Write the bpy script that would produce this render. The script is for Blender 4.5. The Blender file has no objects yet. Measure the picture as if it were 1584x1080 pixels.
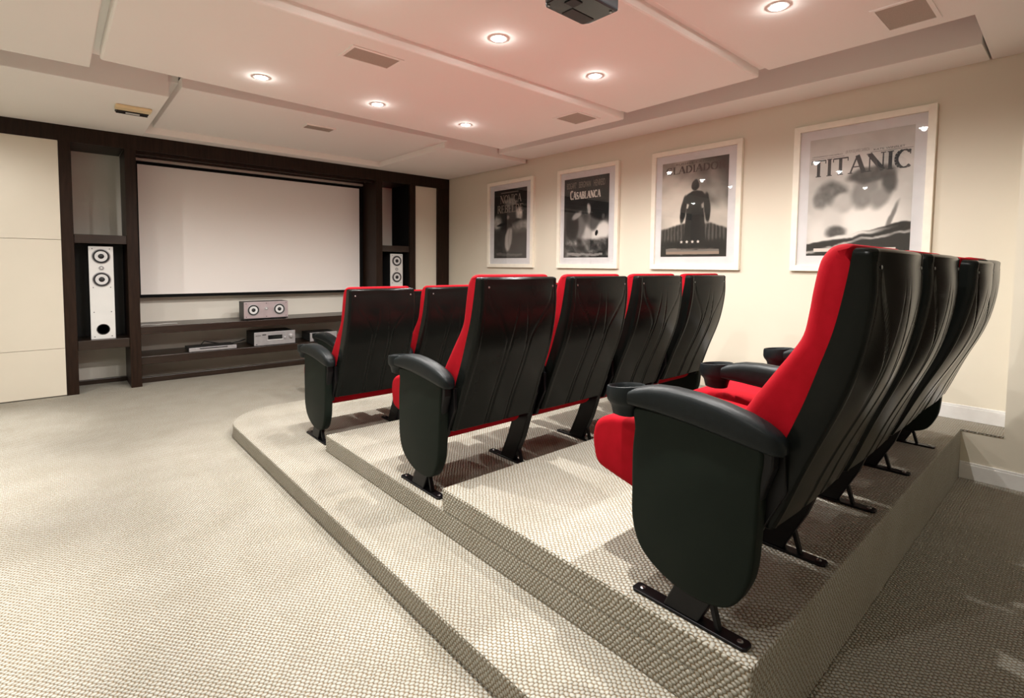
import bpy, bmesh, math, random
from mathutils import Vector, Matrix
random.seed(7)
S = bpy.context.scene
COL = S.collection
PI = math.pi

# ------------------------------------------------------------------ camera
cam_d = bpy.data.cameras.new('camera'); cam = bpy.data.objects.new('camera', cam_d); COL.objects.link(cam)
cam_d.sensor_fit = 'HORIZONTAL'; cam_d.sensor_width = 36.0
cam_d.lens = 798.0 * 36.0 / 1584.0
cam_d.shift_x = (792.0 - 784.3) / 1584.0
cam_d.shift_y = (455.84 - 540.0) / 1584.0
cam_d.clip_start = 0.02
YAW, PITCH, ROLL = 0.718511, 0.0552157, 0.0094518
fw = Vector((math.sin(YAW)*math.cos(PITCH), math.cos(YAW)*math.cos(PITCH), -math.sin(PITCH)))
rt = Vector((math.cos(YAW), -math.sin(YAW), 0)); up = rt.cross(fw)
r2 = math.cos(ROLL)*rt + math.sin(ROLL)*up; u2 = -math.sin(ROLL)*rt + math.cos(ROLL)*up
m3 = Matrix((r2, u2, -fw)).transposed()
cam.matrix_world = Matrix.Translation((0, 0, 1.2)) @ m3.to_4x4()
S.camera = cam

# ------------------------------------------------------------------ world, view, lamps
w = bpy.data.worlds.new('room_ambient'); S.world = w; w.use_nodes = True
w.node_tree.nodes['Background'].inputs[0].default_value = (1.0, 0.95, 0.88, 1)
w.node_tree.nodes['Background'].inputs[1].default_value = 0.3
vs = S.view_settings
S.display_settings.display_device = 'sRGB'
vs.view_transform = 'Standard'; vs.look = 'None'; vs.gamma = 1.0; vs.use_curve_mapping = False
vs.exposure = 0.42
SPILL_W = 0.9
WIDE_W, BEAM_W = 62.0, 90.0     # each fitting: wide spill plus a brighter beam
LAMP_COL = (1.0, 0.968, 0.925)
Z1, Z2, Z3, ZL = 2.375, 2.41, 2.44, 2.40     # undersides of the ceiling boards
LAMPS = [  # x, y, z, strength
    (1.01, 3.53, Z1, 1.0), (1.81, 3.53, Z1, 1.0), (2.61, 3.53, Z1, 1.0),
    (1.01, 2.157, Z2, 1.0), (1.81, 2.157, Z2, 1.0), (2.61, 2.157, Z2, 1.0),
    (1.01, 1.055, Z3, 1.0), (1.81, 1.055, Z3, 1.0), (2.61, 1.055, Z3, 1.0),
    (-0.62, 5.0, ZL, .62), (-0.62, 3.75, ZL, .75), (-0.62, 2.3, ZL, .7), (-0.62, 0.6, ZL, .6), (3.2, -1.9, Z3, .45),  # last one is an added, unseen lamp to brighten the rear floor
]

# ------------------------------------------------------------------ materials
MATS = {}
def new_mat(name):
    m = bpy.data.materials.new(name); m.use_nodes = True
    nt = m.node_tree; b = nt.nodes['Principled BSDF']
    MATS[name] = m
    return m, nt, b
def setp(b, col=None, rough=None, metal=None, spec=None, coat=None, sheen=None):
    if col is not None: b.inputs['Base Color'].default_value = (*col, 1)
    if rough is not None: b.inputs['Roughness'].default_value = rough
    if metal is not None: b.inputs['Metallic'].default_value = metal
    if spec is not None: b.inputs['Specular IOR Level'].default_value = spec
    if coat is not None: b.inputs['Coat Weight'].default_value = coat; b.inputs['Coat Roughness'].default_value = .08
    if sheen is not None: b.inputs['Sheen Weight'].default_value = sheen; b.inputs['Sheen Roughness'].default_value = .4
def noise_mat(name, c1, c2, scale, rough=.5, bump=0.0, bscale=None, stretch=None, metal=0, spec=.5, coat=None, sheen=None, detail=4, dist=.002):
    m, nt, b = new_mat(name)
    setp(b, c1, rough, metal, spec, coat, sheen)
    N = nt.nodes; L = nt.links
    tc = N.new('ShaderNodeTexCoord'); mp = N.new('ShaderNodeMapping'); L.new(tc.outputs['Object'], mp.inputs[0])
    if stretch: mp.inputs['Scale'].default_value = stretch
    nz = N.new('ShaderNodeTexNoise'); nz.inputs['Scale'].default_value = scale; nz.inputs['Detail'].default_value = detail
    L.new(mp.outputs[0], nz.inputs['Vector'])
    cr = N.new('ShaderNodeValToRGB'); cr.color_ramp.elements[0].position = .3; cr.color_ramp.elements[1].position = .7
    cr.color_ramp.elements[0].color = (*c1, 1); cr.color_ramp.elements[1].color = (*c2, 1)
    L.new(nz.outputs['Fac'], cr.inputs[0]); L.new(cr.outputs[0], b.inputs['Base Color'])
    if bump:
        n2 = N.new('ShaderNodeTexNoise'); n2.inputs['Scale'].default_value = bscale or scale; n2.inputs['Detail'].default_value = 3
        L.new(mp.outputs[0], n2.inputs['Vector'])
        bp = N.new('ShaderNodeBump'); bp.inputs['Strength'].default_value = bump; bp.inputs['Distance'].default_value = dist
        L.new(n2.outputs['Fac'], bp.inputs['Height']); L.new(bp.outputs[0], b.inputs['Normal'])
    return m
def flat_mat(name, col, rough=.5, metal=0, spec=.5, coat=None):
    return noise_mat(name, col, tuple(min(1, c*1.08) for c in col), 18, rough, metal=metal, spec=spec, coat=coat)

wall_m = noise_mat('wall_paint', (.70, .645, .53), (.715, .66, .545), 3, .85, bump=.12, bscale=160, dist=.001)
ceil_m = noise_mat('ceiling_paint', (.90, .88, .84), (.91, .89, .85), 2, .9)
trim_m = flat_mat('white_trim_paint', (.80, .79, .77), .4)
frame_m = flat_mat('ivory_frame_paint', (.84, .79, .67), .45)
mat_m = flat_mat('grey_white_mount_card', (.66, .65, .65), .8)
panel_m = noise_mat('cream_panel', (.64, .59, .49), (.66, .61, .51), 2.5, .45)
wood_m = noise_mat('dark_wenge_veneer', (.013, .0068, .004), (.027, .0138, .0085), 9, .4, bump=.1, bscale=60, stretch=(6, 6, .5), spec=.15)
woodh_m = noise_mat('dark_wenge_veneer_shelf', (.014, .0075, .0045), (.029, .015, .0095), 9, .3, bump=.1, bscale=60, stretch=(.5, 6, 6), spec=.5)
niche_m = noise_mat('niche_back_paint', (.74, .70, .62), (.76, .72, .64), 3, .8)
red_m = noise_mat('red_wool_fabric', (.28, .001, .006), (.34, .002, .010), 25, .85, bump=.35, bscale=900, spec=.12, dist=.0008)
shell_m = noise_mat('glossy_black_plastic', (.004, .0052, .0046), (.006, .007, .0062), 6, .2, bump=.03, bscale=14, spec=.5)
arm_m = noise_mat('textured_black_plastic', (.005, .0075, .008), (.007, .010, .0115), 60, .4, bump=.5, bscale=420, spec=.5, dist=.0006)
shell_m.node_tree.nodes['Principled BSDF'].inputs['IOR'].default_value = 1.22
arm_m.node_tree.nodes['Principled BSDF'].inputs['IOR'].default_value = 1.28
side_m = noise_mat('satin_black_plastic', (.006, .010, .0075), (.008, .012, .009), 8, .5, spec=.10, bump=.2, bscale=500, dist=.0004)
metal_m = flat_mat('black_painted_steel', (.004, .004, .005), .4, 0, .22)
bolt_m = flat_mat('bolt_steel', (.30, .30, .30), .35, 1)
screen_m = noise_mat('matte_screen_fabric', (.84, .80, .765), (.85, .81, .775), 1.5, .95)
blk_m = flat_mat('black_border_fabric', (.006, .006, .006), .9, spec=.1)
silver_m = noise_mat('silver_front_panel', (.34, .33, .335), (.40, .385, .39), 30, .38, metal=.3)
rose_m = noise_mat('rosy_silver_baffle', (.42, .35, .36), (.48, .41, .42), 14, .38, metal=.3)
spk_m = noise_mat('white_speaker_front', (.70, .70, .68), (.73, .73, .71), 10, .4)
rubber_m = flat_mat('black_rubber', (.008, .008, .009), .5)
cone_m = flat_mat('grey_speaker_cone', (.60, .60, .60), .45)
dgrey_m = flat_mat('dark_case', (.02, .02, .02), .5)
disp_m = flat_mat('display_window', (.004, .005, .006), .1)
proj_m = noise_mat('projector_case', (.006, .007, .008), (.010, .011, .012), 20, .25, bump=.1, bscale=200)
grille_m = noise_mat('ceiling_grille', (.40, .34, .28), (.46, .40, .34), 240, .7, bump=.6, bscale=600)
cream_m = flat_mat('yellowed_plastic', (.78, .62, .36), .4)
table_m = flat_mat('pale_grey_laminate', (.55, .56, .58), .3)
cable_m = flat_mat('white_cable', (.7, .68, .65), .5)

def emit_mat(name, col, st):
    m, nt, b = new_mat(name); setp(b, col, .5)
    b.inputs['Emission Color'].default_value = (*col, 1); b.inputs['Emission Strength'].default_value = st
    return m
lamp_m = emit_mat('lit_lamp_lens', (1.0, .97, .92), 45.0)

def carpet_mat():
    m, nt, b = new_mat('looped_carpet'); N = nt.nodes; L = nt.links
    setp(b, None, .95, 0, .08)
    uv = N.new('ShaderNodeUVMap'); uv.uv_map = 'metres'
    def mth(op, x, y=None):
        q = N.new('ShaderNodeMath'); q.operation = op
        for i, v in enumerate((x, y)):
            if v is None: continue
            if isinstance(v, (int, float)): q.inputs[i].default_value = v
            else: L.new(v, q.inputs[i])
        return q.outputs[0]
    # rows of loops, every second row shifted by half a loop, slightly uneven
    dn = N.new('ShaderNodeTexNoise'); dn.inputs['Scale'].default_value = 38; dn.inputs['Detail'].default_value = 2; L.new(uv.outputs[0], dn.inputs['Vector'])
    ds = N.new('ShaderNodeSeparateColor'); L.new(dn.outputs['Color'], ds.inputs[0])
    sp = N.new('ShaderNodeSeparateXYZ'); L.new(uv.outputs[0], sp.inputs[0])
    vx = mth('ADD', mth('MULTIPLY', sp.outputs['X'], 60), mth('MULTIPLY', ds.outputs[0], .7))
    vy = mth('ADD', mth('MULTIPLY', sp.outputs['Y'], 47), mth('MULTIPLY', ds.outputs[1], .6))
    def loops(off):
        fx = mth('SUBTRACT', mth('FRACT', mth('ADD', vx, off)), .5); fy = mth('SUBTRACT', mth('FRACT', mth('ADD', vy, off)), .5)
        return mth('ADD', mth('MULTIPLY', mth('MULTIPLY', fx, fx), 3.4), mth('MULTIPLY', mth('MULTIPLY', fy, fy), 6.6))
    dist = mth('MINIMUM', mth('MINIMUM', loops(0.0), loops(.5)), 1.0)
    nz = N.new('ShaderNodeTexNoise'); nz.inputs['Scale'].default_value = 5; nz.inputs['Detail'].default_value = 5; L.new(uv.outputs[0], nz.inputs['Vector'])
    mr = N.new('ShaderNodeMapRange'); mr.inputs[1].default_value = .30; mr.inputs[2].default_value = .80; L.new(dist, mr.inputs[0])
    mr.inputs[3].default_value = 1; mr.inputs[4].default_value = 0
    c1 = N.new('ShaderNodeMix'); c1.data_type = 'RGBA'; L.new(mr.outputs[0], c1.inputs[0])
    c1.inputs['A'].default_value = (.26, .185, .105, 1); c1.inputs['B'].default_value = (.44, .432, .385, 1)
    c2 = N.new('ShaderNodeMix'); c2.data_type = 'RGBA'; c2.blend_type = 'MULTIPLY'; c2.inputs[0].default_value = 1
    cr = N.new('ShaderNodeValToRGB'); cr.color_ramp.elements[0].position = .3; cr.color_ramp.elements[1].position = .7
    cr.color_ramp.elements[0].color = (.90, .89, .86, 1); cr.color_ramp.elements[1].color = (1, 1, 1, 1)
    L.new(nz.outputs['Fac'], cr.inputs[0]); L.new(c1.outputs['Result'], c2.inputs['A']); L.new(cr.outputs[0], c2.inputs['B'])
    L.new(c2.outputs['Result'], b.inputs['Base Color'])
    bp = N.new('ShaderNodeBump'); bp.inputs['Strength'].default_value = .9; bp.inputs['Distance'].default_value = .008
    L.new(mth('SUBTRACT', 1.0, dist), bp.inputs['Height']); L.new(bp.outputs[0], b.inputs['Normal'])
    return m
carpet_m = carpet_mat()

def print_mat():
    m, nt, b = new_mat('printed_poster'); setp(b, None, .6, 0, .3)
    a = nt.nodes.new('ShaderNodeVertexColor'); a.layer_name = 'ink'
    nt.links.new(a.outputs['Color'], b.inputs['Base Color'])
    return m
print_m = print_mat()
ink_m = flat_mat('black_ink', (.012, .012, .012), .6)
brown_ink_m = flat_mat('brown_ink', (.035, .02, .013), .6)
pale_ink_m = flat_mat('pale_ink', (.62, .56, .50), .6)
grey_ink_m = flat_mat('grey_ink', (.16, .125, .105), .6)

tan_m = flat_mat('tan_title_ink', (.34, .28, .235), .6)
dim_m = flat_mat('dim_title_ink', (.25, .20, .17), .6)
def glass_mat():
    m, nt, b = new_mat('picture_glass'); N = nt.nodes; L = nt.links
    N.remove(b); out = N['Material Output']
    tr = N.new('ShaderNodeBsdfTransparent'); gl = N.new('ShaderNodeBsdfGlossy'); gl.inputs['Roughness'].default_value = .015
    fr = N.new('ShaderNodeFresnel'); geo = N.new('ShaderNodeNewGeometry'); ir = N.new('ShaderNodeMapRange'); ir.inputs[3].default_value = 1.5; ir.inputs[4].default_value = 1/1.5
    L.new(geo.outputs['Backfacing'], ir.inputs[0]); L.new(ir.outputs[0], fr.inputs['IOR'])
    mx = N.new('ShaderNodeMixShader'); L.new(fr.outputs[0], mx.inputs[0]); L.new(tr.outputs[0], mx.inputs[1]); L.new(gl.outputs[0], mx.inputs[2])
    L.new(mx.outputs[0], out.inputs[0])
    return m
glass_m = glass_mat()

# ------------------------------------------------------------------ mesh helpers
def link(o, parent=None):
    COL.objects.link(o)
    if parent is not None: o.parent = parent
    return o
class MB:
    def __init__(s): s.v = []; s.f = []
    def add(s, vs, fs):
        n = len(s.v); s.v += [tuple(p) for p in vs]; s.f += [tuple(i+n for i in f) for f in fs]; return s
    def box(s, x0, x1, y0, y1, z0, z1):
        v = [(x, y, z) for z in (z0, z1) for y in (y0, y1) for x in (x0, x1)]
        return s.add(v, [(0, 2, 3, 1), (4, 5, 7, 6), (0, 1, 5, 4), (2, 6, 7, 3), (0, 4, 6, 2), (1, 3, 7, 5)])
    def prism(s, pts, z0, z1):            # pts CCW in xy
        n = len(pts); v = [(x, y, z0) for x, y in pts] + [(x, y, z1) for x, y in pts]
        f = [tuple(range(n-1, -1, -1)), tuple(range(n, 2*n))] + [(i, (i+1) % n, n+(i+1) % n, n+i) for i in range(n)]
        return s.add(v, f)
    def loft(s, rings, cap=True, closed=True):
        n = len(rings[0]); v = [p for r in rings for p in r]; f = []
        for k in range(len(rings)-1):
            for i in range(n if closed else n-1):
                a = k*n+i; b = k*n+(i+1) % n; f.append((a, b, b+n, a+n))
        if cap: f.append(tuple(range(n-1, -1, -1))); f.append(tuple(range((len(rings)-1)*n, len(rings)*n)))
        return s.add(v, f)
    def cyl(s, c, axis, r, h, n=24, r2=None, cap=True):
        a = Vector(axis).normalized(); t = Vector((0, 0, 1)) if abs(a.z) < .9 else Vector((1, 0, 0))
        u = a.cross(t).normalized(); w_ = a.cross(u); c = Vector(c); r2 = r if r2 is None else r2
        rings = [[c+(u*math.cos(2*PI*i/n)+w_*math.sin(2*PI*i/n))*rr+a*hh for i in range(n)] for rr, hh in ((r, 0), (r2, h))]
        return s.loft(rings, cap)
    def lathe(s, c, axis, prof, n=28, cap=True, sx=1.0):
        a = Vector(axis).normalized(); t = Vector((0, 0, 1)) if abs(a.z) < .9 else Vector((1, 0, 0))
        u = a.cross(t).normalized(); w_ = a.cross(u); c = Vector(c)
        rings = [[c+(u*math.cos(2*PI*i/n)*sx+w_*math.sin(2*PI*i/n))*rr+a*hh for i in range(n)] for rr, hh in prof]
        return s.loft(rings, cap)
    def tube(s, pts, r, n=8):
        pts = [Vector(p) for p in pts]; rings = []; pu = None
        for i, p in enumerate(pts):
            d = (pts[min(i+1, len(pts)-1)]-pts[max(i-1, 0)]).normalized()
            if pu is None: pu = d.cross(Vector((0, 0, 1)) if abs(d.z) < .9 else Vector((1, 0, 0))).normalized()
            pu = (pu-d*pu.dot(d)).normalized(); w_ = d.cross(pu)
            rings.append([p+(pu*math.cos(2*PI*k/n)+w_*math.sin(2*PI*k/n))*r for k in range(n)])
        return s.loft(rings)
    def build(s, name, mat, parent=None, origin=(0, 0, 0), smooth=None, bevel=0, uv=False, seg=2):
        me = bpy.data.meshes.new(name); ox, oy, oz = origin
        me.from_pydata([(x-ox, y-oy, z-oz) for x, y, z in s.v], [], s.f)
        bm = bmesh.new(); bm.from_mesh(me)
        bmesh.ops.recalc_face_normals(bm, faces=bm.faces)
        if bevel: bmesh.ops.bevel(bm, geom=[e for e in bm.edges if e.calc_face_angle(0) > .5], offset=bevel, segments=seg, affect='EDGES', profile=.5, clamp_overlap=True)
        if uv:
            l = bm.loops.layers.uv.new('metres')
            for f in bm.faces:
                nx, ny, nz = (abs(c) for c in f.normal)
                for lp in f.loops:
                    c = lp.vert.co
                    if nz >= nx and nz >= ny: lp[l].uv = (c.x, c.y)
                    elif nx >= ny: lp[l].uv = (c.y, c.z)
                    else: lp[l].uv = (c.x, c.z)
        bm.to_mesh(me); bm.free()
        if smooth is not None:
            me.polygons.foreach_set('use_smooth', [True]*len(me.polygons))
            try: me.set_sharp_from_angle(angle=smooth)
            except Exception: pass
        me.materials.append(mat)
        o = bpy.data.objects.new(name, me); link(o, parent)
        if parent is None and any(origin): o.location = origin
        return o
def tag(o, label=None, cat=None, group=None, kind=None):
    if label: o['label'] = label
    if cat: o['category'] = cat
    if group: o['group'] = group
    if kind: o['kind'] = kind
    return o
def thing(name, label, cat, loc=(0, 0, 0), group=None):
    o = bpy.data.objects.new(name, None); COL.objects.link(o); o.location = loc
    o.empty_display_size = .05
    return tag(o, label, cat, group)
def struct(o): o['kind'] = 'structure'; return o
def structgroup(name):
    o = bpy.data.objects.new(name, None); COL.objects.link(o); o['kind'] = 'structure'; return o

# ------------------------------------------------------------------ room shell
XW, XL, YF, YB, XLEFT = 4.188, 3.935, 6.52, -2.8, -2.6
struct(MB().box(XLEFT-.1, XW+.1, YB-.1, YF+.1, -.1, 0).build('floor', carpet_m, uv=True))
struct(MB().box(XW, XW+.1, YB, YF, 0, 2.8).build('wall_right', wall_m))
near = MB().box(XL, XW, YB, .30, 0, 2.8).box(XL, XW, .30, .48, 0, .272)
struct(near.build('wall_right_near', wall_m))
dr = MB().box(XL-.028, XL-.002, -1.05, -.12, .004, 2.08).build('added_dark_door', wood_m, bevel=.003); struct(dr)  # unseen door, added to darken what the back-row shells reflect
for a in ((-.12, -.05, .0, 2.15), (-1.12, -1.05, .0, 2.15), (-1.05, -.12, 2.08, 2.15)): MB().box(XL-.034, XL, a[0], a[1], a[2], a[3]).build('added_door_frame', wood_m, dr, bevel=.002)
MB().cyl((XL-.075, -.20, 1.0), (0, -1, 0), .009, .12, 12).cyl((XL-.075, -.205, 1.0), (1, 0, 0), .008, .05, 12).build('added_door_handle', silver_m, dr, smooth=.6)
struct(MB().box(XLEFT-.1, XW+.1, YF, YF+.1, 0, 2.8).build('wall_front', niche_m))
struct(MB().box(XLEFT-.1, XLEFT, YB, YF, 0, 2.8).build('wall_left', wall_m))
struct(MB().box(XLEFT-.1, XW+.1, YB-.1, YB, 0, 2.8).build('wall_back', wall_m))
def skirting(name, pts):
    a = MB()
    a.prism(pts[0], pts[1], pts[2]-.012); a.prism([(x+(.004 if x < pts[3] else 0), y) for x, y in pts[0]], pts[2]-.012, pts[2])
    struct(a.build(name, trim_m, bevel=.002))
skirting('baseboard_right', ([(XW-.016, .31), (XW, .31), (XW, 6.0), (XW-.016, 6.0)], .28, .372, XW-.01))
skirting('baseboard_right_near', ([(XL-.016, -2.7), (XL, -2.7), (XL, .478), (XL-.016, .478)], 0, .096, XL-.01))

# ceiling: closed slab above, plastered boards and soffits hung below it
ce = structgroup('ceiling')
def cpart(name, m, bev=0.004): return m.build(name, ceil_m, ce, bevel=bev)
cpart('ceiling_slab', MB().box(XLEFT-.1, XW+.1, YB-.1, YF+.1, 2.75, 2.85), 0)
# near board runs into the soffit over the rear of the room
cpart('ceiling_board', MB().prism([(.245, YB), (XW, YB), (XW, .47), (3.40, .455), (3.40, 1.42), (.245, 1.44)], Z3, Z3+.10), .006)
cpart('ceiling_board', MB().prism([(.245, 1.475), (3.40, 1.475), (3.42, 2.50), (.245, 2.50)], Z2, Z2+.09), .012)
cpart('ceiling_board', MB().prism([(.235, 2.545), (3.45, 2.545), (3.42, 4.02), (.229, 3.88)], Z1, Z1+.09), .012)
cpart('ceiling_board', MB().prism([(XLEFT, YB), (.195, YB), (.195, 4.16), (XLEFT, 4.18)], ZL, ZL+.09), .006)
# backing added low in the slots so the gaps come out lighter
cpart('added_slot_backing', MB().box(.15, 3.40, 1.40, 1.50, Z2+.05, Z2+.11), 0)
cpart('added_slot_backing', MB().box(.15, 3.40, 2.47, 2.60, Z1+.055, Z1+.12), 0)
cpart('added_slot_backing', MB().box(.18, .26, YB, 4.0, ZL+.04, ZL+.12), 0)
cpart('cornice', MB().prism([(3.86, .478), (XW, .478), (XW, 4.44), (3.74, 4.44)], 2.44, 2.75))
cpart('soffit', MB().box(XLEFT, .655, 4.49, YF, 2.40, 2.75))
cpart('soffit', MB().box(3.03, 4.172, 4.455, YF, 2.40, 2.75))
cpart('soffit', MB().box(.655, 3.03, 5.86, YF, 2.40, 2.75), 0)
cpart('recessed_panel', MB().box(.72, 3.03, 4.40, 5.86, 2.46, 2.54), .004)
cpart('slot_wall', MB().box(.655, .72, 4.52, 5.86, 2.52, 2.75), 0)

# seating platform
pf = structgroup('floor_platform')
pts = []
cx, cy, rr = .885+.42, 4.235-.42, .42
arc = [(cx+rr*math.cos(a), cy+rr*math.sin(a)) for a in [PI/2+PI/2*i/20 for i in range(21)]]
MB().prism([(.885, .48), (XW, .48), (XW, 4.235)]+arc, 0, .09).build('step', carpet_m, pf, bevel=.008, uv=True)
MB().prism([(1.178, .48), (XW, .48), (XW, 2.975), (1.178, 2.975)], .088, .188).build('step', carpet_m, pf, bevel=.008, uv=True)
MB().prism([(1.178, .48), (XW, .48), (XW, 1.745), (1.178, 1.745)], .186, .28).build('step', carpet_m, pf, bevel=.008, uv=True)
MB().box(XL-.004, XW, .302, .484, .2722, .2795).build('ledge_carpet', carpet_m, pf, uv=True)
# carpeted back and side risers reach the floor as the same body
MB().box(1.1795, XL, .479, .62, .0, .2).build('riser', carpet_m, pf, uv=True)

# ------------------------------------------------------------------ dark timber media wall
YU = 6.033
unit = thing('entertainment_unit', 'dark timber wall unit with columns, niches and shelves framing the projection screen', 'cabinet', (2.0, YU, 0))
UO = (2.0, YU, 0)
def up_(name, m, mat, parent=unit, bevel=.003, smooth=None):
    return m.build(name, mat, parent, origin=UO, bevel=bevel, smooth=smooth)
up_('header', MB().box(-2.4, 4.182, YU, YU+.07, 2.262, 2.4), wood_m)
up_('header_return', MB().box(.13, .51, YU+.07, 6.55, 2.262, 2.29), wood_m)
up_('header_return', MB().box(3.155, 3.555, YU+.07, 6.55, 2.262, 2.29), wood_m)
for x0, x1, d in ((.045, .13, 6.5), (.513, .60, 6.5), (3.068, 3.155, 6.5), (3.555, 3.642, 6.5), (3.99, 4.182, 6.2)):
    up_('column', MB().box(x0, x1, YU+.002, d, 0, 2.265), wood_m)
up_('niche_shelf', MB().box(.13, .513, YU+.02, 6.5, 1.372, 1.452), woodh_m)
up_('niche_shelf', MB().box(.13, .513, YU+.02, 6.5, .395, .482), woodh_m)
up_('niche_shelf', MB().box(3.155, 3.555, YU+.02, 6.5, 1.372, 1.452), woodh_m)
up_('niche_shelf', MB().box(3.155, 3.555, YU+.02, 6.5, .395, .482), woodh_m)
up_('niche_lining', MB().box(3.545, 3.556, YU+.03, 6.5, .48, 2.262), blk_m, bevel=0)
up_('niche_lining', MB().box(.135, .51, 6.44, 6.46, .482, 1.372), dgrey_m, bevel=0)
up_('niche_lining', MB().box(3.155, 3.555, 6.44, 6.46, .482, 1.372), blk_m, bevel=0)
up_('upper_shelf', MB().box(.60, 3.068, YU+.02, 6.515, .506, .58), woodh_m)
up_('lower_shelf', MB().box(.60, 3.068, YU+.05, 6.515, .205, .283), woodh_m)
up_('plinth', MB().box(.60, 3.068, 6.21, 6.26, 0, .055), woodh_m)
up_('plinth', MB().box(.13, .513, 6.45, 6.5, 0, .045), woodh_m)
up_('valance', MB().box(.60, 3.068, 6.10, 6.14, 2.235, 2.40), wood_m)
for z0, z1 in ((.008, .428), (.431, 1.394), (1.397, 2.262)):
    up_('door_panel', MB().box(-2.4, .043, YU+.005, YU+.04, z0, z1), panel_m, bevel=.0015)
up_('cream_infill', MB().box(3.642, 3.99, YU+.03, YU+.06, .0, 2.262), panel_m)
# projection screen
sc = thing('projection_screen', 'large pale projection screen with black border framed by the dark wall unit', 'screen', (1.83, 6.40, .842))
so = (1.83, 6.40, .842)
MB().box(.645, 3.012, 6.398, 6.402, .874, 2.190).build('screen_surface', screen_m, sc, so)
MB().box(.608, .645, 6.396, 6.404, .842, 2.222).box(3.012, 3.058, 6.396, 6.404, .842, 2.222).box(.645, 3.012, 6.396, 6.404, .842, .874).box(.645, 3.012, 6.396, 6.404, 2.190, 2.222).build('screen_border', blk_m, sc, so)
MB().box(.608, 3.058, 6.375, 6.43, 2.224, 2.252).build('roller_case_lip', flat_mat('roller_case', (.50, .45, .40), .4), sc, so, bevel=.004)
MB().box(.604, 3.064, 6.34, 6.45, 2.254, 2.36).build('roller_case', wood_m, sc, so, bevel=.01)

# ------------------------------------------------------------------ hi-fi
def driver(parent, o, x, y, z, r, tweeter=False):
    c = (x, y, z); ax = (0, -1, 0)
    if tweeter:
        w_ = MB().lathe(c, ax, [(r, 0), (r, .004), (r*.75, .005), (r*.6, .001)], 20).build('tweeter', silver_m, parent, o, smooth=.6)
        MB().lathe(c, ax, [(r*.42, 0), (r*.36, .006), (r*.1, .009)], 16).build('dome', spk_m, w_, o, smooth=.8)
        return
    w_ = MB().lathe(c, ax, [(r*1.12, .0), (r*1.12, .004), (r*1.02, .005)], 32).build('woofer', silver_m, parent, o, smooth=.6)
    MB().lathe(c, ax, [(r, .002), (r, .009), (r*.92, .012), (r*.78, .010), (r*.72, .004)], 32).build('surround', rubber_m, w_, o, smooth=.8)
    MB().lathe(c, ax, [(r*.76, .0095), (r*.60, .0085), (r*.38, .0080)], 32).build('cone', cone_m, w_, o, smooth=.9)
    MB().lathe(c, ax, [(r*.38, .006), (r*.36, .011), (r*.22, .016), (r*.05, .018)], 24).build('dust_cap', rubber_m, w_, o, smooth=.9)
def screws(parent, o, pts, y, r=.0045):
    for x, z in pts: MB().lathe((x, y, z), (0, -1, 0), [(r, 0), (r, .002), (r*.4, .0025)], 10).build('screw', dgrey_m, parent, o)
def tower(x0, label):
    x1 = x0+.183; y = 6.12; z0, z1 = .482, 1.348; o = (x0+.0915, y+.12, z0)
    t = thing('tower_speaker', label, 'speaker', o, 'tower speakers in the wall unit niches')
    MB().box(x0, x1, y+.012, y+.27, z0, z1).build('cabinet', dgrey_m, t, o, bevel=.004)
    MB().box(x0, x1, y, y+.012, z0, z1).build('front_baffle', spk_m, t, o, bevel=.003)
    cx_ = (x0+x1)/2
    driver(t, o, cx_, y, 1.255, .063); driver(t, o, cx_, y, 1.040, .063); driver(t, o, cx_, y, 1.146, .021, True)
    MB().lathe((cx_, y, .572), (0, -1, 0), [(.050, 0), (.050, .004), (.044, .004), (.040, -.004)], 28).build('bass_port', rubber_m, t, o, smooth=.6)
    screws(t, o, [(cx_+sx*.064, z) for sx in (-1, 1) for z in (1.325, .965, .735, .505)], y)
tower(.229, 'white fronted tower speaker in the left-hand niche by the cream panels')
tower(3.312, 'white fronted tower speaker in the narrow black niche near the poster wall')
o = (1.755, 6.15, .58)
t = thing('centre_speaker', 'silver centre speaker with two round drivers on the upper shelf', 'speaker', o)
MB().box(1.523, 1.986, 6.082, 6.27, .588, .782).build('cabinet', dgrey_m, t, o, bevel=.004)
MB().box(1.523, 1.986, 6.07, 6.082, .600, .780).build('front_baffle', rose_m, t, o, bevel=.003)
for xa in (1.54, 1.94): MB().box(xa, xa+.03, 6.1, 6.25, .580, .589).build('foot', rubber_m, t, o)
driver(t, o, 1.617, 6.07, .692, .056); driver(t, o, 1.889, 6.07, .694, .056); driver(t, o, 1.753, 6.07, .704, .020, True)
screws(t, o, [(1.545, .763), (1.545, .617), (1.964, .763), (1.964, .617), (1.753, .763), (1.753, .617)], 6.07)
o = (1.85, 6.15, .283)
t = thing('stereo_receiver', 'silver receiver with black display window on the lower shelf', 'receiver', o)
MB().box(1.632, 2.066, 6.11, 6.42, .292, .436).build('case', dgrey_m, t, o, bevel=.004)
MB().box(1.628, 2.070, 6.095, 6.11, .289, .438).build('front_panel', silver_m, t, o, bevel=.003)
MB().box(1.772, 1.925, 6.090, 6.096, .352, .398).build('display', disp_m, t, o)
MB().box(1.764, 1.934, 6.089, 6.096, .342, .349).build('display_trim', spk_m, t, o)
MB().lathe((2.022, 6.095, .375), (0, -1, 0), [(.027, 0), (.027, .004), (.022, .006), (.020, .022), (.015, .025)], 24).build('volume_knob', silver_m, t, o, smooth=.6)
MB().lathe((1.957, 6.095, .362), (0, -1, 0), [(.014, 0), (.013, .014), (.008, .016)], 18).build('knob', silver_m, t, o, smooth=.6)
MB().box(1.712, 1.752, 6.092, 6.096, .402, .413).build('badge', dgrey_m, t, o)
MB().lathe((1.652, 6.095, .305), (0, -1, 0), [(.006, 0), (.006, .004), (.003, .005)], 12).build('power_button', dgrey_m, t, o)
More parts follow.
